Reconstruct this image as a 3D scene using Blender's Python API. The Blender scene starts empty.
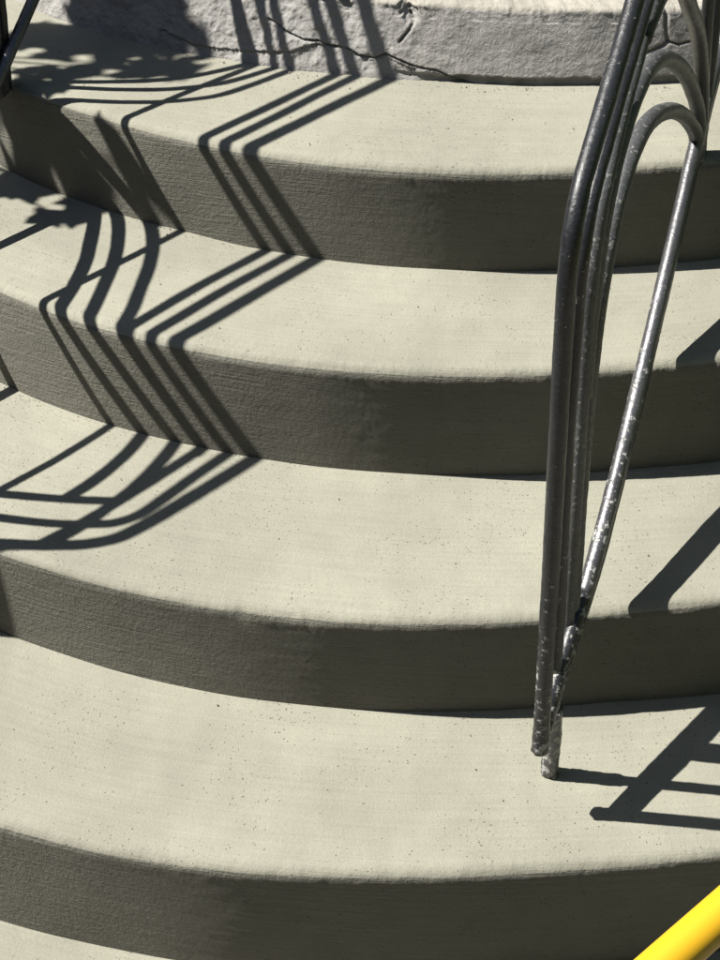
import bpy, bmesh, math, random
from mathutils import Vector, Matrix, noise

random.seed(7)
SC = bpy.context.scene
COL = SC.collection
PI = math.pi

# ------------------------------------------------------------------ helpers
def link(o, parent=None):
    COL.objects.link(o)
    if parent: o.parent = parent
    return o

def mesh_obj(name, verts, faces, mat, parent=None, smooth=True, uvs=None, mat_idx=None, mats=None):
    me = bpy.data.meshes.new(name)
    me.from_pydata(verts, [], faces)
    for m in (mats or [mat]): me.materials.append(m)
    if uvs is not None:
        ul = me.uv_layers.new(name='UVMap')
        flat = []
        for l in me.loops: flat.extend(uvs[l.vertex_index])
        ul.data.foreach_set('uv', flat)
    if mat_idx is not None: me.polygons.foreach_set('material_index', mat_idx)
    me.polygons.foreach_set('use_smooth', [smooth] * len(me.polygons))
    me.update()
    return link(bpy.data.objects.new(name, me), parent)

def empty(name, loc, label, cat, group=None):
    o = bpy.data.objects.new(name, None)
    o.location = loc
    o.empty_display_size = 0.1
    o['label'] = label; o['category'] = cat
    if group: o['group'] = group
    return link(o)

def catmull(pts, step):
    pts = [Vector(p) for p in pts]
    out = []
    n = len(pts)
    for i in range(n - 1):
        p1, p2 = pts[i], pts[i + 1]
        p0 = pts[i - 1] if i > 0 else p1 * 2 - p2
        p3 = pts[i + 2] if i < n - 2 else p2 * 2 - p1
        L = (p2 - p1).length
        # centripetal-like tangents (finite differences on chord length) avoid overshoot
        l0 = max((p1 - p0).length, 1e-4); l2 = max((p3 - p2).length, 1e-4)
        m1 = ((p1 - p0) / l0 * L + (p2 - p1) * (l0 / L)) / (l0 + L) * L
        m2 = ((p2 - p1) * (l2 / L) + (p3 - p2) / l2 * L) / (L + l2) * L
        k = max(1, int(L / step))
        for j in range(k):
            t = j / k
            t2, t3 = t * t, t * t * t
            out.append(p1 * (2*t3 - 3*t2 + 1) + m1 * (t3 - 2*t2 + t) + p2 * (-2*t3 + 3*t2) + m2 * (t3 - t2))
    out.append(pts[-1])
    return out

def tube_geo(path, rad, nseg=20, rough=0.00025, crust=None):
    """round bar along a path, slightly uneven like hand-painted old pipe; crust = (height, amount)"""
    verts, faces = [], []
    n = len(path)
    t = (path[1] - path[0]).normalized()
    ref = Vector((0.3, 0.9, 0.1)).cross(t).normalized()
    for i, p in enumerate(path):
        tt = (path[min(i+1, n-1)] - path[max(i-1, 0)]).normalized()
        ref = (ref - tt * ref.dot(tt)).normalized()
        b = tt.cross(ref)
        for k in range(nseg):
            a = 2 * PI * k / nseg
            d = ref * math.cos(a) + b * math.sin(a)
            q = p + d * rad
            rr = rad + rough * noise.noise(q * 90) * 2 + rough * 2 * noise.noise(q * 14)
            if crust and p.z < crust[0]:
                w = min(1, (crust[0] - p.z) / 0.04)
                rr += crust[1] * w * max(0, noise.noise(q * 210) + 0.25) + crust[1] * .6 * w * noise.noise(q * 80)
            verts.append(p + d * rr)
    for i in range(n - 1):
        for k in range(nseg):
            a, c = i * nseg + k, i * nseg + (k + 1) % nseg
            faces.append((a, c, c + nseg, a + nseg))
    faces.append(tuple(range(nseg - 1, -1, -1)))
    faces.append(tuple(range((n - 1) * nseg, n * nseg)))
    return verts, faces

def lathe(prof, seg=48, origin=(0, 0, 0)):
    vs, fs = [], []
    ox, oy, oz = origin
    for r, z in prof:
        for k in range(seg):
            a = 2 * PI * k / seg
            vs.append((ox + r * math.cos(a), oy + r * math.sin(a), oz + z))
    for i in range(len(prof) - 1):
        for k in range(seg):
            a, b = i * seg + k, i * seg + (k + 1) % seg
            fs.append((a, b, b + seg, a + seg))
    fs.append(tuple(range(seg - 1, -1, -1)))
    fs.append(tuple(range((len(prof) - 1) * seg, len(prof) * seg)))
    return vs, fs

# ------------------------------------------------------------------ materials
def new_mat(name):
    m = bpy.data.materials.new(name); m.use_nodes = True
    nt = m.node_tree
    bs = nt.nodes['Principled BSDF']
    return m, nt, bs

class NT:
    def __init__(s, nt): s.nt = nt
    def n(s, t, **kw):
        o = s.nt.nodes.new(t)
        for k, v in kw.items():
            if k in o.inputs.keys() if isinstance(k, str) else False: o.inputs[k].default_value = v
            else: setattr(o, k, v)
        return o
    def l(s, a, b): s.nt.links.new(a, b)
    def noise(s, vec, scale, detail=4, rough=.55):
        o = s.nt.nodes.new('ShaderNodeTexNoise')
        o.inputs['Scale'].default_value = scale; o.inputs['Detail'].default_value = detail
        o.inputs['Roughness'].default_value = rough
        s.l(vec, o.inputs['Vector']); return o.outputs['Fac']
    def mapv(s, vec, sc):
        o = s.nt.nodes.new('ShaderNodeMapping'); o.inputs['Scale'].default_value = sc
        s.l(vec, o.inputs['Vector']); return o.outputs['Vector']
    def ramp(s, fac, stops):
        o = s.nt.nodes.new('ShaderNodeValToRGB'); cr = o.color_ramp
        cr.elements[0].position = stops[0][0]; cr.elements[0].color = stops[0][1]
        cr.elements[1].position = stops[-1][0]; cr.elements[1].color = stops[-1][1]
        for p, c in stops[1:-1]:
            e = cr.elements.new(p); e.color = c
        s.l(fac, o.inputs['Fac']); return o.outputs['Color']
    def math(s, op, a, b=None, c=None, clamp=False):
        o = s.nt.nodes.new('ShaderNodeMath'); o.operation = op; o.use_clamp = clamp
        for i, v in enumerate((a, b, c)):
            if v is None: continue
            if hasattr(v, 'links'): s.l(v, o.inputs[i])
            else: o.inputs[i].default_value = v
        return o.outputs[0]
    def mix(s, fac, a, b, mode='MIX'):
        o = s.nt.nodes.new('ShaderNodeMix'); o.data_type = 'RGBA'; o.blend_type = mode
        for sock, v in ((o.inputs[0], fac), (o.inputs[6], a), (o.inputs[7], b)):
            if hasattr(v, 'links'): s.l(v, sock)
            else: sock.default_value = v
        return o.outputs[2]

def g(v, a=1): return (v, v, v, a)

def concrete(name, base, riser=False, old=False):
    m, nt, bs = new_mat(name)
    N = NT(nt)
    tc = nt.nodes.new('ShaderNodeTexCoord')
    ob, uv = tc.outputs['Object'], tc.outputs['UV']
    big = N.noise(ob, 3.2, 4, .55)
    med = N.noise(ob, 26, 5, .6)
    streak = N.noise(N.mapv(uv, (5, 190, 1)), 1.0, 5, .62)
    streak2 = N.noise(N.mapv(uv, (14, 620, 1)), 1.0, 3, .6)
    fine = N.noise(ob, 420, 3, .6)
    gran = N.noise(ob, 190, 4, .65)
    mott = N.ramp(big, [(0.32, g(.87)), (0.68, g(1.08))])
    c = N.mix(1.0, base, mott, 'MULTIPLY')
    c = N.mix(1.0, c, N.ramp(med, [(0.3, g(.95)), (0.7, g(1.05))]), 'MULTIPLY')
    c = N.mix(1.0, c, N.ramp(streak, [(0.3, g(.93)), (0.7, g(1.05))]), 'MULTIPLY')
    c = N.mix(1.0, c, N.ramp(fine, [(0.3, g(.90)), (0.7, g(1.08))]), 'MULTIPLY')
    # tiny pits / grit specks, thinned out by a patchy mask
    def specks(scale, size, lo, hi, mscale):
        v = nt.nodes.new('ShaderNodeTexVoronoi'); v.inputs['Scale'].default_value = scale
        v.inputs['Randomness'].default_value = 1
        N.l(ob, v.inputs['Vector'])
        rnd = nt.nodes.new('ShaderNodeSeparateColor'); N.l(v.outputs['Color'], rnd.inputs[0])
        thr = N.math('MULTIPLY', N.math('POWER', rnd.outputs[0], 6.0), size)
        near = N.math('LESS_THAN', v.outputs['Distance'], thr)
        patch = N.ramp(N.noise(ob, mscale, 3, .6), [(lo, g(0)), (hi, g(1))])
        pick = N.math('LESS_THAN', rnd.outputs[1], patch)
        return N.math('MULTIPLY', near, pick)
    s1 = specks(420, .50, .44, .82, 9)
    s2 = specks(120, .17, .50, 1.0, 5)
    sp = N.math('MAXIMUM', s1, s2)
    dark = (base[0]*.30, base[1]*.28, base[2]*.26, 1)
    c = N.mix(N.math('MULTIPLY', sp, .9), c, dark)
    if old:
        st = N.ramp(N.noise(ob, 11, 6, .7), [(0.42, g(1.0)), (0.72, g(.70))])
        c = N.mix(1.0, c, st, 'MULTIPLY')
        wh = N.ramp(N.noise(N.mapv(ob, (1, 1, 1.6)), 38, 5, .7), [(0.60, g(0)), (0.68, g(1))])
        c = N.mix(N.math('MULTIPLY', wh, .45), c, (.33, .33, .32, 1))
    N.l(c, bs.inputs['Base Color'])
    bs.inputs['Roughness'].default_value = .88
    bs.inputs['Specular IOR Level'].default_value = .25
    # height
    if old:
        h = N.math('ADD', N.math('MULTIPLY', med, 1.6), N.math('MULTIPLY', gran, .55))
        h = N.math('ADD', h, N.math('MULTIPLY', fine, .16)); dist = .0028
    elif riser:
        h = N.math('ADD', N.math('MULTIPLY', streak, .45), N.math('MULTIPLY', gran, .60))
        h = N.math('ADD', h, N.math('MULTIPLY', streak2, .32))
        h = N.math('ADD', h, N.math('MULTIPLY', fine, .22))
        h = N.math('ADD', h, N.math('MULTIPLY', med, .5)); dist = .0036
    else:
        h = N.math('ADD', N.math('MULTIPLY', streak, .30), N.math('MULTIPLY', gran, .35))
        h = N.math('ADD', h, N.math('MULTIPLY', fine, .28))
        h = N.math('ADD', h, N.math('MULTIPLY', med, .45)); dist = .0019
    h = N.math('SUBTRACT', h, N.math('MULTIPLY', sp, .7))
    bp = nt.nodes.new('ShaderNodeBump'); bp.inputs['Strength'].default_value = 1
    bp.inputs['Distance'].default_value = dist
    N.l(h, bp.inputs['Height']); N.l(bp.outputs['Normal'], bs.inputs['Normal'])
    return m

def pipe_mat(name, base, metallic, rough, splat_lo, splat_col, low_z=None, amount=1.0, dust=.0, sc=60, sp=.5):
    """dark painted / worn pipe with flecks of dried plaster and paint"""
    m, nt, bs = new_mat(name)
    N = NT(nt)
    tc = nt.nodes.new('ShaderNodeTexCoord'); geo = nt.nodes.new('ShaderNodeNewGeometry')
    ob = geo.outputs['Position']
    n1 = N.noise(ob, sc, 6, .72); n2 = N.noise(ob, 9, 4, .6); n3 = N.noise(ob, 260, 4, .6)
    c = N.mix(N.ramp(n2, [(.35, g(0)), (.7, g(1))]), base, tuple(v * 1.6 for v in base[:3]) + (1,))
    c = N.mix(N.math('MULTIPLY', N.ramp(n3, [(.5, g(0)), (.62, g(1))]), .25), c, tuple(min(1, v * 2.6 + .02) for v in base[:3]) + (1,))
    thr = N.math('ADD', n1, N.math('MULTIPLY', n2, .25))
    if low_z is not None:       # more dried mortar close to the foot
        sep = nt.nodes.new('ShaderNodeSeparateXYZ'); N.l(ob, sep.inputs[0])
        lo = N.ramp(N.math('SUBTRACT', sep.outputs[2], low_z), [(0.0, g(.15)), (0.42, g(.0))])
        thr = N.math('ADD', thr, lo)
    mask = N.ramp(thr, [(splat_lo, g(0)), (splat_lo + .025, g(1))])
    c = N.mix(N.math('MULTIPLY', mask, amount), c, splat_col)
    bs.inputs['Specular IOR Level'].default_value = sp
    N.l(c, bs.inputs['Base Color'])
    mt = N.math('MULTIPLY', N.math('SUBTRACT', 1.0, mask), metallic)
    N.l(mt, bs.inputs['Metallic'])
    r = N.math('ADD', N.math('MULTIPLY', n1, .25), rough - .12)
    r = N.math('ADD', r, N.math('MULTIPLY', mask, .35), clamp=True)
    N.l(r, bs.inputs['Roughness'])
    h = N.math('ADD', N.math('MULTIPLY', mask, .6), N.math('MULTIPLY', n3, .22))
    h = N.math('ADD', h, N.math('MULTIPLY', n1, .8))
    bp = nt.nodes.new('ShaderNodeBump'); bp.inputs['Strength'].default_value = 1
    bp.inputs['Distance'].default_value = .0011
    N.l(h, bp.inputs['Height']); N.l(bp.outputs['Normal'], bs.inputs['Normal'])
    return m

def plain(name, c0, c1, rough, sc=8):
    m, nt, bs = new_mat(name); N = NT(nt); tc = nt.nodes.new('ShaderNodeTexCoord')
    N.l(N.mix(N.noise(tc.outputs['Object'], sc, 5), c0, c1), bs.inputs['Base Color']); bs.inputs['Roughness'].default_value = rough
    return m
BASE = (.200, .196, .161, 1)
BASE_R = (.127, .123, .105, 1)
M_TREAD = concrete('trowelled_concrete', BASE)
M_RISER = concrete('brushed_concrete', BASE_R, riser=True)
M_OLD = concrete('old_plaster', (.25, .243, .235, 1), old=True)
M_OLDTOP = concrete('worn_landing_plaster', (.27, .255, .225, 1), old=True)
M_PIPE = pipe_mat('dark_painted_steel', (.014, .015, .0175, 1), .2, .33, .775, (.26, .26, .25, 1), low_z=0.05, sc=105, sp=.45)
M_BARE = pipe_mat('worn_galvanised_steel', (.075, .075, .08, 1), .7, .36, .80, (.36, .36, .34, 1), low_z=0.16, sc=90, amount=.85)
M_ARCH = pipe_mat('dusty_grey_steel', (.042, .044, .047, 1), .15, .46, .70, (.20, .20, .19, 1), sc=120, sp=.5, amount=.8)

# ------------------------------------------------------------------ staircase
PROFILE = {
    'B0': [1.067, 1.054, 1.041, 1.028, 1.016, 1.005, 0.994, 0.984, 0.974, 0.964, 0.955, 0.946, 0.938, 0.929, 0.921, 0.914, 0.908, 0.901, 0.896, 0.891, 0.887, 0.883, 0.881, 0.878, 0.877, 0.876, 0.876, 0.876, 0.878, 0.88, 0.883, 0.886, 0.89, 0.895, 0.901, 0.907, 0.914, 0.922, 0.93, 0.939, 0.949, 0.958, 0.967, 0.975, 0.984, 0.993, 1.003, 1.013, 1.024, 1.036, 1.048, 1.062, 1.075, 1.09, 1.105, 1.121, 1.137, 1.154, 1.171, 1.189, 1.207, 1.225, 1.244, 1.262, 1.282, 1.301, 1.32, 1.34, 1.359],
    'T1': [1.167, 1.164, 1.162, 1.16, 1.158, 1.156, 1.154, 1.153, 1.151, 1.15, 1.149, 1.148, 1.148, 1.147, 1.147, 1.147, 1.147, 1.145, 1.143, 1.143, 1.145, 1.147, 1.151, 1.154, 1.158, 1.163, 1.167, 1.171, 1.175, 1.178, 1.181, 1.184, 1.187, 1.189, 1.192, 1.194, 1.197, 1.201, 1.205, 1.211, 1.215, 1.219, 1.223, 1.228, 1.232, 1.236, 1.24, 1.245, 1.25, 1.254, 1.259, 1.264, 1.269, 1.274, 1.279, 1.284, 1.289, 1.294, 1.299, 1.304, 1.309, 1.313, 1.318, 1.323, 1.327, 1.331, 1.335, 1.339, 1.343],
    'B1': [1.167, 1.164, 1.162, 1.16, 1.158, 1.156, 1.155, 1.154, 1.153, 1.152, 1.152, 1.152, 1.152, 1.153, 1.153, 1.154, 1.155, 1.154, 1.154, 1.154, 1.154, 1.154, 1.155, 1.156, 1.157, 1.159, 1.161, 1.163, 1.166, 1.169, 1.172, 1.175, 1.179, 1.182, 1.186, 1.19, 1.193, 1.197, 1.2, 1.203, 1.208, 1.212, 1.217, 1.222, 1.228, 1.233, 1.238, 1.244, 1.249, 1.254, 1.259, 1.264, 1.269, 1.274, 1.279, 1.284, 1.289, 1.294, 1.299, 1.304, 1.309, 1.313, 1.318, 1.323, 1.327, 1.331, 1.335, 1.339, 1.343],
    'T2': [1.334, 1.34, 1.345, 1.351, 1.356, 1.362, 1.367, 1.373, 1.378, 1.383, 1.389, 1.393, 1.398, 1.403, 1.407, 1.411, 1.414, 1.417, 1.421, 1.424, 1.427, 1.433, 1.439, 1.445, 1.449, 1.454, 1.457, 1.46, 1.462, 1.464, 1.465, 1.466, 1.467, 1.467, 1.467, 1.467, 1.468, 1.469, 1.469, 1.469, 1.468, 1.467, 1.466, 1.464, 1.462, 1.46, 1.458, 1.455, 1.453, 1.45, 1.446, 1.443, 1.44, 1.436, 1.432, 1.428, 1.423, 1.419, 1.414, 1.41, 1.405, 1.4, 1.395, 1.39, 1.384, 1.379, 1.374, 1.368, 1.363],
    'B2': [1.334, 1.34, 1.345, 1.351, 1.356, 1.362, 1.367, 1.373, 1.378, 1.383, 1.389, 1.394, 1.399, 1.405, 1.41, 1.415, 1.42, 1.425, 1.43, 1.435, 1.439, 1.444, 1.448, 1.451, 1.453, 1.455, 1.455, 1.456, 1.456, 1.456, 1.457, 1.458, 1.459, 1.461, 1.463, 1.465, 1.468, 1.472, 1.475, 1.474, 1.472, 1.471, 1.468, 1.466, 1.464, 1.461, 1.458, 1.456, 1.453, 1.45, 1.446, 1.443, 1.44, 1.436, 1.432, 1.428, 1.423, 1.419, 1.414, 1.41, 1.405, 1.4, 1.395, 1.39, 1.384, 1.379, 1.374, 1.368, 1.363],
    'T3': [1.56, 1.571, 1.582, 1.593, 1.604, 1.615, 1.626, 1.637, 1.647, 1.657, 1.667, 1.677, 1.686, 1.695, 1.703, 1.712, 1.719, 1.727, 1.734, 1.741, 1.747, 1.753, 1.758, 1.763, 1.767, 1.772, 1.777, 1.78, 1.782, 1.782, 1.781, 1.779, 1.775, 1.771, 1.766, 1.762, 1.76, 1.757, 1.754, 1.75, 1.747, 1.742, 1.737, 1.732, 1.725, 1.718, 1.71, 1.702, 1.694, 1.685, 1.676, 1.666, 1.656, 1.646, 1.636, 1.625, 1.614, 1.603, 1.592, 1.581, 1.57, 1.558, 1.547, 1.536, 1.524, 1.513, 1.501, 1.49, 1.479],
    'B3': [1.56, 1.571, 1.582, 1.593, 1.604, 1.615, 1.626, 1.637, 1.647, 1.657, 1.667, 1.677, 1.686, 1.695, 1.703, 1.711, 1.719, 1.726, 1.732, 1.737, 1.742, 1.746, 1.75, 1.754, 1.759, 1.765, 1.768, 1.77, 1.769, 1.768, 1.766, 1.765, 1.763, 1.763, 1.763, 1.765, 1.768, 1.769, 1.764, 1.759, 1.754, 1.747, 1.741, 1.734, 1.726, 1.719, 1.711, 1.702, 1.694, 1.685, 1.676, 1.666, 1.656, 1.646, 1.636, 1.625, 1.614, 1.603, 1.592, 1.581, 1.57, 1.558, 1.547, 1.536, 1.524, 1.513, 1.501, 1.49, 1.479],
    'T4': [2.093, 2.095, 2.098, 2.1, 2.102, 2.104, 2.106, 2.107, 2.108, 2.108, 2.109, 2.109, 2.109, 2.108, 2.107, 2.106, 2.105, 2.103, 2.1, 2.098, 2.094, 2.091, 2.087, 2.082, 2.078, 2.074, 2.072, 2.073, 2.071, 2.067, 2.061, 2.054, 2.048, 2.041, 2.036, 2.033, 2.03, 2.024, 2.018, 2.012, 2.006, 2.0, 1.993, 1.987, 1.981, 1.974, 1.968, 1.962, 1.956, 1.95, 1.944, 1.938, 1.932, 1.926, 1.92, 1.915, 1.909, 1.904, 1.898, 1.893, 1.888, 1.883, 1.879, 1.874, 1.87, 1.866, 1.862, 1.858, 1.854],
    'B4': [2.093, 2.095, 2.098, 2.1, 2.102, 2.104, 2.106, 2.107, 2.108, 2.108, 2.109, 2.109, 2.109, 2.108, 2.107, 2.106, 2.105, 2.103, 2.102, 2.099, 2.097, 2.094, 2.091, 2.088, 2.084, 2.081, 2.08, 2.077, 2.075, 2.07, 2.065, 2.059, 2.053, 2.047, 2.041, 2.035, 2.029, 2.023, 2.017, 2.011, 2.005, 1.999, 1.993, 1.986, 1.98, 1.974, 1.968, 1.962, 1.956, 1.95, 1.944, 1.938, 1.932, 1.926, 1.92, 1.915, 1.909, 1.904, 1.898, 1.893, 1.888, 1.883, 1.879, 1.874, 1.87, 1.866, 1.862, 1.858, 1.854],
}

CX, CY = .27, 3.25
GRID = [-175 + 2.5 * i for i in range(len(PROFILE['B0']))]
LV = [.620, .5058, .3402, .1636, 0.0, -.1965, -.36]      # landing top, four treads, lowest tread, ground

def prof(key, deg):
    a = PROFILE[key]
    t = (deg - GRID[0]) / 2.5
    t = max(0, min(len(a) - 1.001, t))
    i = int(t); f = t - i
    p0, p1, p2, p3 = a[max(i-1, 0)], a[i], a[i+1], a[min(i+2, len(a)-1)]
    return .5 * ((2*p1) + (-p0+p2)*f + (2*p0-5*p1+4*p2-p3)*f*f + (-p0+3*p1-3*p2+p3)*f*f*f)

def angles(lo=-152, hi=-62, fine=.1):
    out = []
    a = -175.0
    while a < lo: out.append(a); a += 1.0
    a = lo
    while a < hi: out.append(a); a += fine
    a = hi
    while a <= -5: out.append(a); a += 1.0
    return out

def fb(v, s, o=3):
    return noise.fractal(Vector(v) * s, .6, 2.0, o)

def ring_mesh(name, parent, lvl, inner_key, top_key, bot_key, rho, top_off=None, bot_off=None, mats=(), label=None,
              inner_r=None, disp=None, fine=.1, nr=16, lo=-152, hi=-62):
    z1, z0 = LV[lvl], LV[lvl + 1]
    AN = angles(lo, hi, fine)
    verts, uvs, faces, mi = [], [], [], []
    rows = None
    for a in AN:
        c, s = math.cos(math.radians(a)), math.sin(math.radians(a))
        rt = top_off(a) if top_off else prof(top_key, a)
        rb = bot_off(a) if bot_off else prof(bot_key, a)
        ri = inner_r if inner_r is not None else prof(inner_key, a) - .07
        rb = max(rb, rt + .001)
        pts = []           # (r, z, kind)
        zi = z1 + (.001 if inner_r is None else 0)
        tl = rt - rho - ri
        for t in (0, .1, .2, .3, .4, .5, .6, .7, .8, .88, .93, .97, 1.0):
            pts.append((ri + tl * t, z1, 0))
        for k in range(1, 7):
            q = k / 6 * PI / 2
            pts.append((rt - rho + rho * math.sin(q), z1 - rho + rho * math.cos(q), 0 if k < 5 else 1))
        zr = z1 - rho
        for k in range(1, nr + 1):
            t = k / nr
            pts.append((rt + (rb - rt) * t, zr + (z0 - .012 - zr) * t, 1))
        # displaced skin
        v = 0; last = None
        for (r, z, kd) in pts:
            x, y = CX + r * c, CY + r * s
            edge = max(0, 1 - abs(r - rt) / .06) if kd == 0 else 1
            w = noise.noise((x * 9, y * 9, z * 9 + lvl * 7))
            w2 = noise.noise((x * 45, y * 45, z * 60 + lvl))
            w3 = noise.noise((x * 160, y * 160, z * 220))
            grain = 0 if (kd == 0 or disp) else .00022 * noise.noise((math.radians(a) * r * 150, z * 150, lvl * 3.3)) + .00020 * noise.noise((math.radians(a) * r * 22, z * 140, lvl * 5.1)) + .00020 * w2
            nose = math.exp(-((z - (z1 - rho * .4)) / .012) ** 2) * (1 if r > rt - .03 else 0)
            r2 = r + edge * (w * .0026 + w2 * .0004 if kd == 0 else w * .0003 + grain * .38) + nose * (w2 * .0006 + w3 * .0007 - .006 * max(0, noise.noise((x * 34, y * 34, lvl * 9)) - .42))
            z2 = z + (w * .0009 if kd == 0 else 0) + nose * (w2 * .0004 + w3 * .0005)
            if disp: r2, z2 = disp(a, r2, z2, x, y, rt, kd)
            verts.append((CX + r2 * c, CY + r2 * s, z2))
            if last: v += math.hypot(r - last[0], z - last[1])
            last = (r, z)
            uvs.append((math.radians(a) * (rt * .8), v))
        # closing ring below/inside
        verts.append((CX + rb * c - .02 * c, CY + rb * s - .02 * s, z0 - .05)); uvs.append((0, 0))
        verts.append((CX + ri * c, CY + ri * s, z0 - .05)); uvs.append((0, 0))
        if rows is None:
            rows = len(pts) + 2; kinds = [p[2] for p in pts]
    for i in range(len(AN) - 1):
        for k in range(rows):
            k2 = (k + 1) % rows
            faces.append((i*rows + k, i*rows + k2, (i+1)*rows + k2, (i+1)*rows + k))
            mi.append(1 if (k2 < len(kinds) and kinds[k2] == 1) or k2 >= len(kinds) else 0)
    o = mesh_obj(name, verts, faces, None, parent, True, uvs, mi, mats)
    me = o.data; me.flip_normals() if me.polygons[5].normal.z < 0 else None
    if label: o['label'] = label
    return o

stairs = empty('concrete_staircase', (CX, CY, -.36), 'rounded concrete staircase with pale trowelled treads fanning out below an old plaster landing', 'staircase')
SP = stairs
def under(o):                       # keep world coordinates while parenting
    o.matrix_parent_inverse = o.parent.matrix_world.inverted() if False else Matrix.Translation(-Vector(o.parent.location))
    return o

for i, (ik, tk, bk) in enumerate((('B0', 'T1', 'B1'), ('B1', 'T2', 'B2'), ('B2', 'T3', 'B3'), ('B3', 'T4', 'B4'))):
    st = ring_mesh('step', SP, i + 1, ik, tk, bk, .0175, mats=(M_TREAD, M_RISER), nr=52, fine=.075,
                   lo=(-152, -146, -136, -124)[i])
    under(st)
# lowest tread, only its back strip is in view
st = ring_mesh('step', SP, 5, 'B4', 'B4', 'B4', .013, top_off=lambda a: prof('B4', a) + .36, bot_off=lambda a: prof('B4', a) + .365,
               mats=(M_TREAD, M_RISER), nr=8, lo=-120, hi=-90, fine=.3)
under(st)

# old landing block: battered face, cracked and flaked plaster
KX = [26, 115, 180, 285, 335, 405, 460, 540, 670, 720]
KP = [-151.1, -136.25, -127.0, -114.9, -108.8, -101.25, -95.5, -87.45, -75.1, -70.7]
KB = [8, 40, 57, 69, 75, 83, 88, 90, 87, 85]
def lin(x, xs, ys):
    if x <= xs[0]: return ys[0]
    for i in range(len(xs) - 1):
        if x <= xs[i+1]: return ys[i] + (ys[i+1] - ys[i]) * (x - xs[i]) / (xs[i+1] - xs[i])
    return ys[-1]
def fpt(x, y):                       # point of the face as (arc metres, height)
    h = (lin(x, KX, KB) - y) / 78.0 * .116
    return (math.radians(lin(x, KX, KP)) * .95, .506 + h)
CRACKS = [[(262, 20), (285, 34), (300, 41), (313, 42), (327, 47), (344, 49), (355, 56), (372, 60), (383, 56), (394, 61), (408, 67), (421, 71), (436, 74), (452, 82)],
          [(405, 18), (411, 27), (405, 36), (397, 45)],
          [(669, -6), (670, 14), (669, 30), (671, 44), (660, 51), (648, 55), (640, 62)],
          [(671, 44), (682, 47), (694, 44)], [(668, 8), (658, 2)]]
CR = [([fpt(*p) for p in c], w) for c, w in zip(CRACKS, (.0013, .0018, .0021, .0011, .0011, .0011))]
def sdist(px, py, ax, ay, bx, by):
    dx, dy = bx-ax, by-ay
    t = max(0, min(1, ((px-ax)*dx + (py-ay)*dy) / (dx*dx + dy*dy + 1e-12)))
    return math.hypot(px - ax - dx*t, py - ay - dy*t)
FL = [fpt(*p) for p in [(150, 30), (190, 48), (235, 52), (285, 52), (313, 44), (344, 51), (372, 62), (383, 58), (408, 69), (436, 76), (462, 86), (480, 90)]]
def kdisp(a, r, z, x, y, rt, kd):
    u = math.radians(a) * .95
    if kd == 1 or z > LV[0] - .02:
        n1 = noise.fractal(Vector((u * 16, z * 22, 3)), .7, 2.1, 4)
        n2 = noise.fractal(Vector((u * 60, z * 70, 9)), .8, 2.1, 4)
        rough = .25 + .75 * max(0, min(1, (-1.55 - u) / .25))        # left side is much rougher
        d = n1 * .0034 * rough + n2 * .0016 * rough
        if -2.4 < u < -1.1:
            for c, w in CR:
                if c[0][0] - .05 > u and c[-1][0] - .05 > u: continue
                m = min(sdist(u, z, c[i][0], c[i][1], c[i+1][0], c[i+1][1]) for i in range(len(c) - 1))
                if m < .012:
                    wv = w * (1 + .5 * noise.noise((u * 120, z * 120, 1)))
                    d -= .008 * math.exp(-(m / wv) ** 2)
            if FL[0][0] < u < FL[-1][0]:
                b = lin(u, [f[0] for f in FL], [f[1] for f in FL]) + .002 * noise.noise((u * 90, 0, 5))
                if z < b: d -= .0032 + .002 * noise.noise((u * 50, z * 50, 8))
        zb = .519 + .004 * noise.noise((u * 22, 0, 4)) + .002 * noise.noise((u * 90, 0, 6))
        if z < zb and u > -1.72: d -= .010 * min(1, (zb - z) / .004) * min(1, (u + 1.72) / .12) * (1 + .4 * noise.noise((u * 30, 0, 2)))
        ch = sdist(u, z, *fpt(402, 9), *fpt(408, 20))
        if ch < .016: d -= .016 * max(0, 1 - ch / .016 + .3 * noise.noise((u * 150, z * 150, 4)))
        r += d
        if z > LV[0] - .02 and r > rt - .04:
            n3 = noise.fractal(Vector((x * 60, y * 60, 2)), .8, 2.1, 3); z += -.0030 * max(0, n3 + .2) + .0015 * n1
    else:
        z += .0022 * noise.fractal(Vector((x * 14, y * 14, 0)), .7, 2, 4)
    return r, z
KOFF = lambda a: prof('B0', a) - .040 - .0006 * max(-20, min(20, (-91 - a)))
land = ring_mesh('landing', SP, 0, None, None, 'B0', .010, top_off=KOFF, mats=(M_OLDTOP, M_OLD), inner_r=.05,
                 disp=kdisp, fine=.13, nr=70, lo=-150, hi=-62,
                 label='old grey plaster landing block with cracked and flaking front')
under(land)

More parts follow.
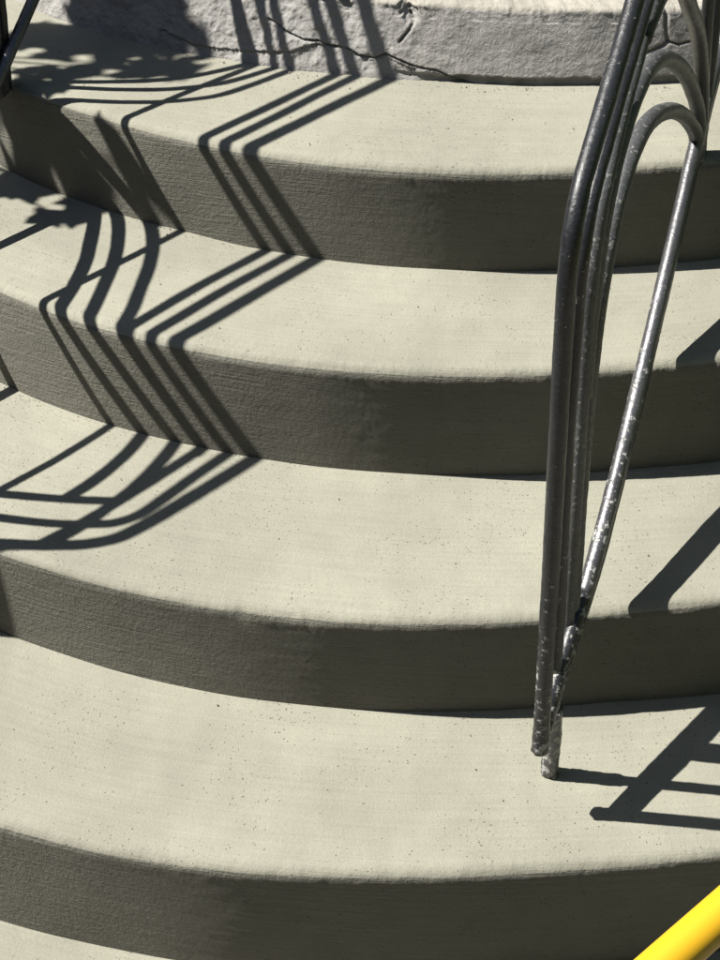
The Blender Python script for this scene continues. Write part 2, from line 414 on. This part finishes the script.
# ------------------------------------------------------------------ sand and grit swept against the risers
rg = random.Random(5)
gv, gf = [], []
for lvl, key in ((1, 'B0'), (2, 'B1'), (3, 'B2'), (4, 'B3')):
    for i in range(330):
        a = rg.uniform(-140, -72); near = rg.random() < .75
        r = prof(key, a) + (.003 + abs(rg.gauss(0, .009)) if near else rg.uniform(.01, .25))
        if not near and r > prof('T%d' % lvl, a) - .03: continue
        q = rg.uniform(.0004, .0011) if rg.random() < .93 else rg.uniform(.0012, .002)
        x, y = CX + r * math.cos(math.radians(a)), CY + r * math.sin(math.radians(a)); k = len(gv)
        for dx, dy, dz in ((1,0,.2),(0,1,.1),(-1,.1,.25),(.1,-1,.15),(.1,.1,1),(0,0,-.8)):
            j = rg.uniform(.7, 1.2); gv.append((x + dx*q*j, y + dy*q*j, LV[lvl] + q*.4 + dz*q*j + .0006))
        for t in ((0,1,4),(1,2,4),(2,3,4),(3,0,4),(1,0,5),(2,1,5),(3,2,5),(0,3,5)): gf.append(tuple(k+u for u in t))
M_GRIT = plain('sand_grit', (.10, .09, .07, 1), (.26, .24, .19, 1), .9, 300)
o = mesh_obj('grit', gv, gf, M_GRIT, None, False)
o['label'] = 'fine sand and grit lying along the foot of the risers'; o['category'] = 'grit'; o['kind'] = 'stuff'

# ------------------------------------------------------------------ two bits of white plaster on the landing's edge
M_CHIP = plain('white_plaster', (.36, .36, .36, 1), (.46, .46, .45, 1), .9, 30)
for k, (dg, rr, lab) in enumerate(((-111.6, .0105, 'larger white plaster lump on the edge of the old landing, left of the other'), (-109.2, .009, 'smaller bluish white plaster lump on the edge of the old landing, nearer the long crack'))):
    bm = bmesh.new(); bmesh.ops.create_icosphere(bm, subdivisions=3, radius=rr)
    for v in bm.verts:
        v.co *= 1 + .35 * noise.noise(v.co * 120 + Vector((k * 5, 0, 0))); v.co.z *= .75
    me = bpy.data.meshes.new('plaster_lump'); bm.to_mesh(me); bm.free(); me.materials.append(M_CHIP)
    o = link(bpy.data.objects.new('plaster_lump', me)); rk = KOFF(dg) - .006; o.location = (CX + rk * math.cos(math.radians(dg)), CY + rk * math.sin(math.radians(dg)), LV[0] + .004)
    o['label'] = lab; o['category'] = 'plaster lump'

# ------------------------------------------------------------------ railings
PH = math.radians(68.5)
DR = Vector((math.cos(PH), math.sin(PH), 0)); NR = Vector((DR.y, -DR.x, 0))
def rail(origin, label, bars, group):
    root = empty('metal_railing', (origin[0], origin[1], 0), label, 'railing', group)
    for name, pts, rad, off, mat, crust in bars:
        P = [DR * q[0] + NR * (q[2] if len(q) > 2 else off) + Vector((0, 0, q[1])) for q in pts]
        path = catmull(P, .008)
        vs, fs = tube_geo(path, rad, 20, crust=crust)
        o = mesh_obj(name, vs, fs, mat, root)
    return root

def slope(s0, z0, k=.6, ends=(1.2, 1.7)):
    return [(e, z0 + k * (e - s0)) for e in ends]

RB = [
 ('handrail', [(-.002, .105), (0, .3), (0, .55), (0, .70), (.002, .765), (.014, .805), (.04, .838), (.08, .862), (.14, .893), (.22, .935), (.36, 1.015)] + slope(.36, 1.015), .0100, 0, M_PIPE, (.16, .0022)),
 ('post_bar', [(.057, -.03), (.057, .3), (.058, .68), (.066, .745), (.09, .79), (.13, .822), (.2, .862), (.36, .945)] + slope(.36, .945), .0085, -.001, M_PIPE, (.15, .0028)),
 ('inner_bar', [(.112, .205), (.112, .45), (.114, .62), (.122, .71), (.15, .775), (.2, .822), (.29, .877), (.402, .931), (.557, 1.028), (.836, 1.195)] + slope(.836, 1.195), .0083, 0, M_ARCH, None),
 ('bottom_rail', [(.150, .229, .0105), (.2, .254, .0115), (.4, .353, .010), (.6, .455, .006), (.8, .560, .001), (1.2, .77, .001), (1.7, 1.03, .001)], .0104, 0, M_BARE, None),
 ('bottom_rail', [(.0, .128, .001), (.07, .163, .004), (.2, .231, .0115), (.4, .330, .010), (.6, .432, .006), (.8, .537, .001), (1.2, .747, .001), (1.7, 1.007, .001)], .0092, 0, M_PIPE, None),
 ('shade_painted_rail_end', [(.008, .150, .002), (.07, .186, .004), (.153, .2305, .0105)], .0102, 0, M_PIPE, (.30, .0006)),  # lower stretch of the bottom rail, dark paint standing in for shade
 ('weld_sleeve', [(.0575, .002, .001), (.0575, .05, .001), (.058, .118, .002)], .0105, 0, M_BARE, (.2, .0022)),
 ('arch_bar', [(.128, .215), (.134, .50), (.150, .61), (.178, .675), (.215, .722), (.27, .752), (.34, .760), (.42, .745), (.50, .717), (.60, .672), (.70, .615), (.78, .558), (.822, .503)], .0105, 0, M_ARCH, None),
 ('arch_bar', [(.114, .55), (.124, .66), (.147, .735), (.178, .780), (.215, .808), (.27, .828), (.34, .832), (.42, .815), (.50, .782), (.60, .728), (.70, .660), (.78, .590), (.826, .503)], .0105, 0, M_ARCH, None),
 ('arch_bar', [(.30, .885), (.38, .902), (.45, .892), (.53, .858), (.61, .805), (.70, .738), (.77, .655), (.81, .580), (.832, .503)], .0105, 0, M_PIPE, None),
 ('upper_bar', [(.828, .503), (.800, .62), (.770, .74), (.762, .86), (.78, .96), (.83, 1.04), (.90, 1.095)] + slope(.90, 1.095), .0085, 0, M_PIPE, None),
 ('upper_bar', [(.838, .503), (.850, .62), (.852, .75), (.865, .86), (.90, .94), (.95, .985)] + slope(.95, .985), .0085, 0, M_PIPE, None),
]
LB = [
 ('handrail', [(-.002, .105), (0, .3), (.004, .6), (.010, .72), (.020, .785), (.040, .832), (.07, .860), (.154, .919), (.269, .993), (.389, 1.064), (.561, 1.165), (.825, 1.325)] + slope(.825, 1.325), .0114, 0, M_PIPE, (.16, .0022)),
 ('post_bar', [(.063, -.03), (.063, .5), (.063, .76), (.070, .802), (.092, .836), (.13, .858), (.185, .884), (.278, .934), (.383, .990), (.56, 1.096), (.822, 1.240)] + slope(.822, 1.24), .0092, 0, M_PIPE, (.15, .0028)),
 ('post_bar', [(.115, .17), (.115, .5), (.115, .70), (.119, .765)], .0092, 0, M_PIPE, None),
 ('inner_bar', [(.012, .695), (.058, .735), (.135, .788), (.211, .834), (.29, .879), (.402, .938), (.557, 1.032), (.836, 1.198)] + slope(.836, 1.198), .0090, 0, M_PIPE, None),
 ('bottom_rail', [(-.010, .110), (.2, .235), (.5, .415), (.8, .592), (1.2, .825), (1.7, 1.115)], .0098, .019, M_BARE, None),
 ('brace_bar', [(.115, .525), (.205, .590), (.298, .640), (.374, .675), (.444, .718), (.594, .812), (.747, .910), (.848, .985)] + slope(.848, .985), .0069, 0, M_PIPE, None),
 ('arch_bar', [(.116, .672), (.15, .692), (.195, .710), (.24, .720), (.285, .721), (.351, .712), (.414, .697), (.491, .671), (.559, .637), (.649, .586), (.71, .545), (.738, .50)], .0096, 0, M_ARCH, None),
 ('arch_bar', [(.012, .712), (.05, .738), (.108, .768), (.16, .788), (.223, .799), (.271, .799), (.319, .789), (.41, .762), (.484, .735), (.563, .695), (.633, .648), (.70, .580), (.742, .50)], .0096, 0, M_ARCH, None),
 ('arch_bar', [(.24, .855), (.301, .868), (.35, .862), (.398, .846), (.49, .812), (.569, .770), (.612, .738), (.655, .695), (.700, .635), (.735, .565), (.748, .50)], .0096, 0, M_ARCH, None),
 ('upper_bar', [(.742, .50), (.718, .60), (.711, .70), (.713, .82), (.728, .93), (.752, .995), (.797, 1.043), (.854, 1.090)] + slope(.854, 1.09), .0076, 0, M_PIPE, None),
 ('upper_bar', [(.750, .50), (.759, .627), (.760, .768), (.775, .90), (.800, .975), (.859, 1.045)] + slope(.859, 1.045), .0076, 0, M_PIPE, None),
 ('upper_bar', [(.758, .50), (.780, .62), (.788, .72), (.800, .812), (.826, .90), (.868, .968)] + slope(.868, .945), .0076, 0, M_PIPE, None),
]
GR = 'pair of iron stair railings'
rail((.2069, 1.311), 'worn dark pipe railing with nested arches at right, mortar crusted at its foot', RB, GR)
lo = Vector((-.92, 1.5, 0)) + DR * .25
rail((lo.x, lo.y), 'left railing of the stairs, its arches throwing zigzag shadows across the steps', LB, GR)

# ------------------------------------------------------------------ yellow rail in the foreground
m, nt, bs = new_mat('yellow_gloss_paint')
N = NT(nt); tc = nt.nodes.new('ShaderNodeTexCoord')
N.l(N.mix(N.noise(tc.outputs['Object'], 8, 3), (.47, .265, .006, 1), (.50, .29, .010, 1)), bs.inputs['Base Color'])
bs.inputs['Roughness'].default_value = .5
M_YEL = m
yr = empty('yellow_rail', (.9, 1.3, -.36), 'glossy yellow painted tube crossing the lower right corner in front of the steps', 'rail')
a, b = Vector((.194, .633, .63)), Vector((.2352, .667, .63))
a = Vector((.1942, .6331, .63)); d = (Vector((.2352, .6673, .63)) - a).normalized()
rt = yr.location
p0, p1 = a - d * .75, a + d * 1.15
vs, fs = tube_geo([p0.lerp(p1, i / 60) - rt for i in range(61)], .0150, 32, rough=.00003)
mesh_obj('rail_tube', vs, fs, M_YEL, yr)
for q in (p0 + d * .05, p1 - d * .05):
    vs, fs = tube_geo([Vector((q.x, q.y, -.36 + (.63 + .36) * i / 20)) - rt for i in range(21)], .0145, 24, rough=.00003)
    mesh_obj('leg', vs, fs, M_YEL, yr)

# ------------------------------------------------------------------ ground beyond the stairs
m, nt, bs = new_mat('ground_paving')
N = NT(nt); tc = nt.nodes.new('ShaderNodeTexCoord')
N.l(N.mix(N.noise(tc.outputs['Object'], 3, 6), (.12, .115, .10, 1), (.17, .16, .14, 1)), bs.inputs['Base Color'])
bs.inputs['Roughness'].default_value = .9
gr = mesh_obj('ground', [(-60, -60, -.36), (60, -60, -.36), (60, 60, -.36), (-60, 60, -.36)], [(0, 1, 2, 3)], m, None, False)
gr['kind'] = 'structure'

# ------------------------------------------------------------------ small tree left of the stairs (casts the leaf shadows)
SUN = Vector((.57967, -.10919, -.80751)).normalized()
mb, nt, bs = new_mat('bark'); N = NT(nt); tc = nt.nodes.new('ShaderNodeTexCoord')
N.l(N.mix(N.noise(tc.outputs['Object'], 40, 5), (.10, .075, .055, 1), (.22, .18, .14, 1)), bs.inputs['Base Color']); bs.inputs['Roughness'].default_value = .9
ml, nt, bs = new_mat('leaf'); N = NT(nt); tc = nt.nodes.new('ShaderNodeTexCoord')
N.l(N.mix(N.noise(tc.outputs['Object'], 6, 3), (.035, .075, .02, 1), (.075, .13, .035, 1)), bs.inputs['Base Color']); bs.inputs['Roughness'].default_value = .5
TB = Vector((-2.55, 3.0, -.36))
tree = empty('small_tree', TB, 'small broad-leaved tree beside the stairs, shading the top left corner', 'tree')
# places on the steps that lie in leaf shade: centre, half sizes (x, y, z), number of leaves, distance to the leaf along the sunlight
SH = [((-.44, 2.65, .506), (.13, .045, 0), 95, 1.5), ((-.32, 2.58, .506), (.09, .028, 0), 60, 1.55),
      ((-.50, 2.49, .506), (.03, .018, 0), 4, 1.2), ((-.42, 2.52, .57), (.11, .04, .06), 24, 1.7), ((-.52, 2.60, .60), (.06, .04, .06), 12, 1.6), ((-.33, 2.47, .53), (.06, .02, .02), 8, 1.6),
      ((-.50, 2.62, .58), (.12, .07, .05), 24, 1.75),
      ((-.57, 2.45, .506), (.06, .012, 0), 10, 1.2), ((-.51, 2.43, .506), (.06, .010, 0), 10, 1.15),
      ((-.575, 2.43, .43), (.04, .03, .05), 30, 1.25), ((-.49, 2.36, .45), (.03, .03, .05), 10, 1.3),
      ((-.375, 2.285, .47), (.012, .008, .015), 2, 1.15), ((-.47, 2.292, .342), (.045, .004, 0), 8, 1.1), ((-.56, 2.39, .342), (.06, .008, 0), 9, 1.2)]
lv, lf, twigs = [], [], []
def leaf(c, dirv, ln, wd):
    n = (Vector((random.gauss(0, .35), random.gauss(0, .35), 1)) - SUN * .5).normalized()
    t = (dirv - n * dirv.dot(n)).normalized(); b = n.cross(t)
    k0 = len(lv)
    outl = [(0, 0), (.18, .32), (.42, .5), (.7, .36), (1, 0), (.7, -.36), (.42, -.5), (.18, -.32)]
    for u, w in outl:
        lv.append(c + t * (u - .5) * ln + b * w * wd + n * (-.06 * ln * (2*u-1)**2 + .25 * abs(w) * wd) - TB)
    lv.append(c + t * (.42 - .5) * ln - TB)
    for i in range(8): lf.append((k0 + i, k0 + (i + 1) % 8, k0 + 8))
for (c, ex, n, dist) in SH:
    cc = Vector(c) - SUN * dist
    twigs.append(cc)
    for i in range(n):
        t = dist + random.uniform(-.18, .18)
        q = Vector(c) + Vector((random.uniform(-1, 1) * ex[0], random.uniform(-1, 1) * ex[1], random.uniform(-1, 1) * ex[2])) - SUN * t
        leaf(q, Vector((random.uniform(-.3, 1), random.uniform(-1, .6), random.uniform(-.3, .1))), random.uniform(.055, .10), random.uniform(.03, .045))
# rest of the crown further from the stairs
for i in range(700):
    v = Vector((random.gauss(0, 1), random.gauss(0, 1), random.gauss(0, .8))).normalized() * random.random() ** .4
    q = Vector((-2.55 + v.x * .62, 3.25 + v.y * .6, 2.1 + v.z * .6))
    t = (q.z - .5) / .8075
    hit = q + SUN * t
    if hit.x > -.75 and hit.y < 3.0: continue
    leaf(q, v, random.uniform(.06, .10), random.uniform(.03, .045))
mesh_obj('crown', lv, lf, ml, tree)
bv, bf = [], []
def branch(p, q, r0, r1):
    mid = p.lerp(q, .5) + Vector((0, 0, .08))
    path = catmull([p - TB, mid - TB, q - TB], .05)
    n0 = len(bv); vs, fs = tube_geo(path, 1.0, 8, rough=0)
    k = 0
    for i, c in enumerate(path):
        rr = r0 + (r1 - r0) * i / (len(path) - 1)
        for j in range(8):
            bv.append(c + (Vector(vs[k]) - c) * rr); k += 1
    bf.extend([tuple(x + n0 for x in f) for f in fs])
T1 = TB + Vector((.12, .05, 1.35)); T2 = TB + Vector((.05, .2, 2.2))
branch(TB - Vector((0, 0, .1)), T1, .05, .036); branch(T1, T2, .034, .014)
fork = T1.lerp(Vector((-1.5, 2.7, 1.75)), .7)
branch(T1, fork, .024, .012)
for t in twigs: branch(fork, t, .007, .0022)
for i in range(8):
    q = T2 + Vector((random.uniform(-.4, .3), random.uniform(-.4, .4), random.uniform(-.4, .3))); branch(T1.lerp(T2, .4), q, .010, .003)
mesh_obj('trunk', bv, bf, mb, tree)

# ------------------------------------------------------------------ out of frame, added to block sky light: timber building and hedges
def boxes(lst):
    vs, fs = [], []
    for (x0, y0, z0, x1, y1, z1) in lst:
        k = len(vs)
        vs += [(x0,y0,z0),(x1,y0,z0),(x1,y1,z0),(x0,y1,z0),(x0,y0,z1),(x1,y0,z1),(x1,y1,z1),(x0,y1,z1)]
        fs += [(k,k+3,k+2,k+1),(k+4,k+5,k+6,k+7),(k,k+1,k+5,k+4),(k+1,k+2,k+6,k+5),(k+2,k+3,k+7,k+6),(k+3,k,k+4,k+7)]
    return vs, fs
M_SID = plain('dark_stained_boards', (.040, .030, .022, 1), (.065, .048, .035, 1), .75)
M_GLS = plain('window_glass', (.02, .022, .025, 1), (.03, .032, .035, 1), .08)
M_TRM = plain('painted_trim', (.10, .09, .08, 1), (.13, .12, .10, 1), .6)
M_ROOF = plain('roof_tiles', (.06, .035, .03, 1), (.09, .05, .04, 1), .85)
M_HED = plain('hedge_leaves', (.022, .045, .014, 1), (.045, .08, .025, 1), .7, 20)
sky_block_house = empty('sky_block_house', (.3, 4.75, -.36), 'dark timber clad building, unseen, added behind the stairs to block sky light', 'sky_block_house')
bd = [(-5.5, .06, -.2, 5.5, 6.0, 7.0)]
z = 0.0
while z < 6.9:
    bd.append((-5.52, .0, z, 5.52, .058, z + .185)); z += .2
vs, fs = boxes(bd); mesh_obj('wall', vs, fs, M_SID, sky_block_house, False)
vs, fs = boxes([(-.6, -.05, 1.04, -.5, -.003, 3.25), (.5, -.05, 1.04, .6, -.003, 3.25), (-.6, -.05, 3.252, .6, -.003, 3.35)]); mesh_obj('door_frame', vs, fs, M_TRM, sky_block_house, False)
vs, fs = boxes([(-.498, -.035, 1.04, .498, -.004, 3.248), (-.38, -.05, 1.2, .38, -.036, 2.0), (-.38, -.05, 2.15, .38, -.036, 3.1)]); mesh_obj('door', vs, fs, M_TRM, sky_block_house, False)
for wx in (-3.0, 3.0):
    for wz in (1.9, 4.7):
        vs, fs = boxes([(wx-.6, -.06, wz, wx-.52, -.003, wz+1.3), (wx+.52, -.06, wz, wx+.6, -.003, wz+1.3), (wx-.6, -.06, wz+1.302, wx+.6, -.003, wz+1.38), (wx-.66, -.09, wz-.08, wx+.66, -.003, wz-.002)])
        wo = mesh_obj('window', vs, fs, M_TRM, sky_block_house, False)
        vs, fs = boxes([(wx-.518, -.03, wz, wx+.518, -.01, wz+1.3)]); mesh_obj('pane', vs, fs, M_GLS, wo, False)
mesh_obj('roof', [(-5.9, -.5, 7.0), (5.9, -.5, 7.0), (5.9, 6.5, 7.0), (-5.9, 6.5, 7.0), (-5.9, 3.0, 9.2), (5.9, 3.0, 9.2)],
         [(0, 1, 5, 4), (2, 3, 4, 5), (0, 4, 3), (1, 2, 5), (0, 3, 2, 1)], M_ROOF, sky_block_house, False)
def sky_block_hedge(x0, y0, x1, y1, h, label):  # added greenery walls that keep sky fill off the steps
    t = empty('sky_block_hedge', ((x0+x1)/2, (y0+y1)/2, -.36), label, 'sky_block_hedge')
    ox, oy = t.location.x, t.location.y
    vs, fs = [], []
    W, D = (x1-x0)/2, (y1-y0)/2
    def skin(p): 
        n = noise.fractal(Vector((p[0]+ox, p[1]+oy, p[2])) * 2.6, .7, 2, 3)
        k = 1 + n * .05 / max(.3, min(W, D)) * 2
        return (p[0] * k, p[1] * k, p[2] + n * .1 * (p[2] > .3))
    def face(o, a, b, na, nb):
        k = len(vs)
        for i in range(na + 1):
            for j in range(nb + 1):
                vs.append(skin([o[q] + a[q] * i / na + b[q] * j / nb for q in range(3)]))
        for i in range(na):
            for j in range(nb):
                c = k + i * (nb + 1) + j; fs.append((c, c + nb + 1, c + nb + 2, c + 1))
    nx, ny, nz = int(W * 2 / .15), int(D * 2 / .15), int(h / .15)
    face((-W, -D, 0), (2*W, 0, 0), (0, 0, h), nx, nz); face((W, -D, 0), (0, 2*D, 0), (0, 0, h), ny, nz)
    face((W, D, 0), (-2*W, 0, 0), (0, 0, h), nx, nz); face((-W, D, 0), (0, -2*D, 0), (0, 0, h), ny, nz)
    face((-W, -D, h), (2*W, 0, 0), (0, 2*D, 0), nx, ny)
    # leaf faces all over the skin
    base = list(vs)
    for p in base:
        for _ in range(2):
            q = Vector(p) + Vector([random.gauss(0, .06) for _ in range(3)])
            a = Vector([random.gauss(0, 1) for _ in range(3)]).normalized() * .045
            b = a.cross(Vector([random.gauss(0, 1) for _ in range(3)])).normalized() * .022
            k = len(vs); vs.extend([tuple(q - a), tuple(q + b), tuple(q + a), tuple(q - b)]); fs.append((k, k+1, k+2, k+3))
    mesh_obj('foliage', vs, fs, M_HED, t, False)
sky_block_hedge(2.9, -2.2, 3.9, 4.2, 4.2, 'tall dark hedging, unseen, added right of the stairs to block sky light')
sky_block_hedge(-4.5, -3.2, 4.0, -2.3, 4.4, 'tall dark hedging, unseen, added facing the foot of the stairs to block sky light')

sky_block_hedge(-4.6, -2.2, -3.7, 4.3, 3.7, 'clipped dark hedging, unseen, added left of the stairs to block sky light')

# ------------------------------------------------------------------ camera, light, world
cam = bpy.data.cameras.new('camera')
cam.sensor_fit = 'HORIZONTAL'; cam.sensor_width = 36; cam.lens = 1565.123 / 720 * 36
cam.clip_start = .02; cam.clip_end = 300
co = bpy.data.objects.new('camera', cam); COL.objects.link(co)
R = Vector((.999195, -.0243465, -.0318835)); U = Vector((.0401162, .6064118, .7941382)); F = Vector((0, .794778, -.6069))
M = Matrix((R, U, -F)).transposed().to_4x4(); M.translation = (0, 0, 1.52808)
co.matrix_world = M
SC.camera = co

sl = bpy.data.lights.new('sun', 'SUN'); sl.energy = 5.0; sl.angle = math.radians(.53); sl.color = (1, .96, .88)
so = bpy.data.objects.new('sun', sl); COL.objects.link(so)
so.rotation_mode = 'QUATERNION'; so.rotation_quaternion = SUN.to_track_quat('-Z', 'Y')

w = bpy.data.worlds.new('World'); SC.world = w; w.use_nodes = True
nt = w.node_tree; sky = nt.nodes.new('ShaderNodeTexSky'); sky.sky_type = 'NISHITA'; sky.sun_disc = False
sky.sun_elevation = math.asin(.80751); sky.sun_rotation = math.atan2(-.57967, .10919)
bg = nt.nodes['Background']; nt.links.new(sky.outputs[0], bg.inputs[0]); bg.inputs[1].default_value = .05
SC.view_settings.view_transform = 'Standard'; SC.view_settings.look = 'None'
SC.view_settings.exposure = 1.36; SC.view_settings.gamma = 1.0
SC.view_settings.use_curve_mapping = False
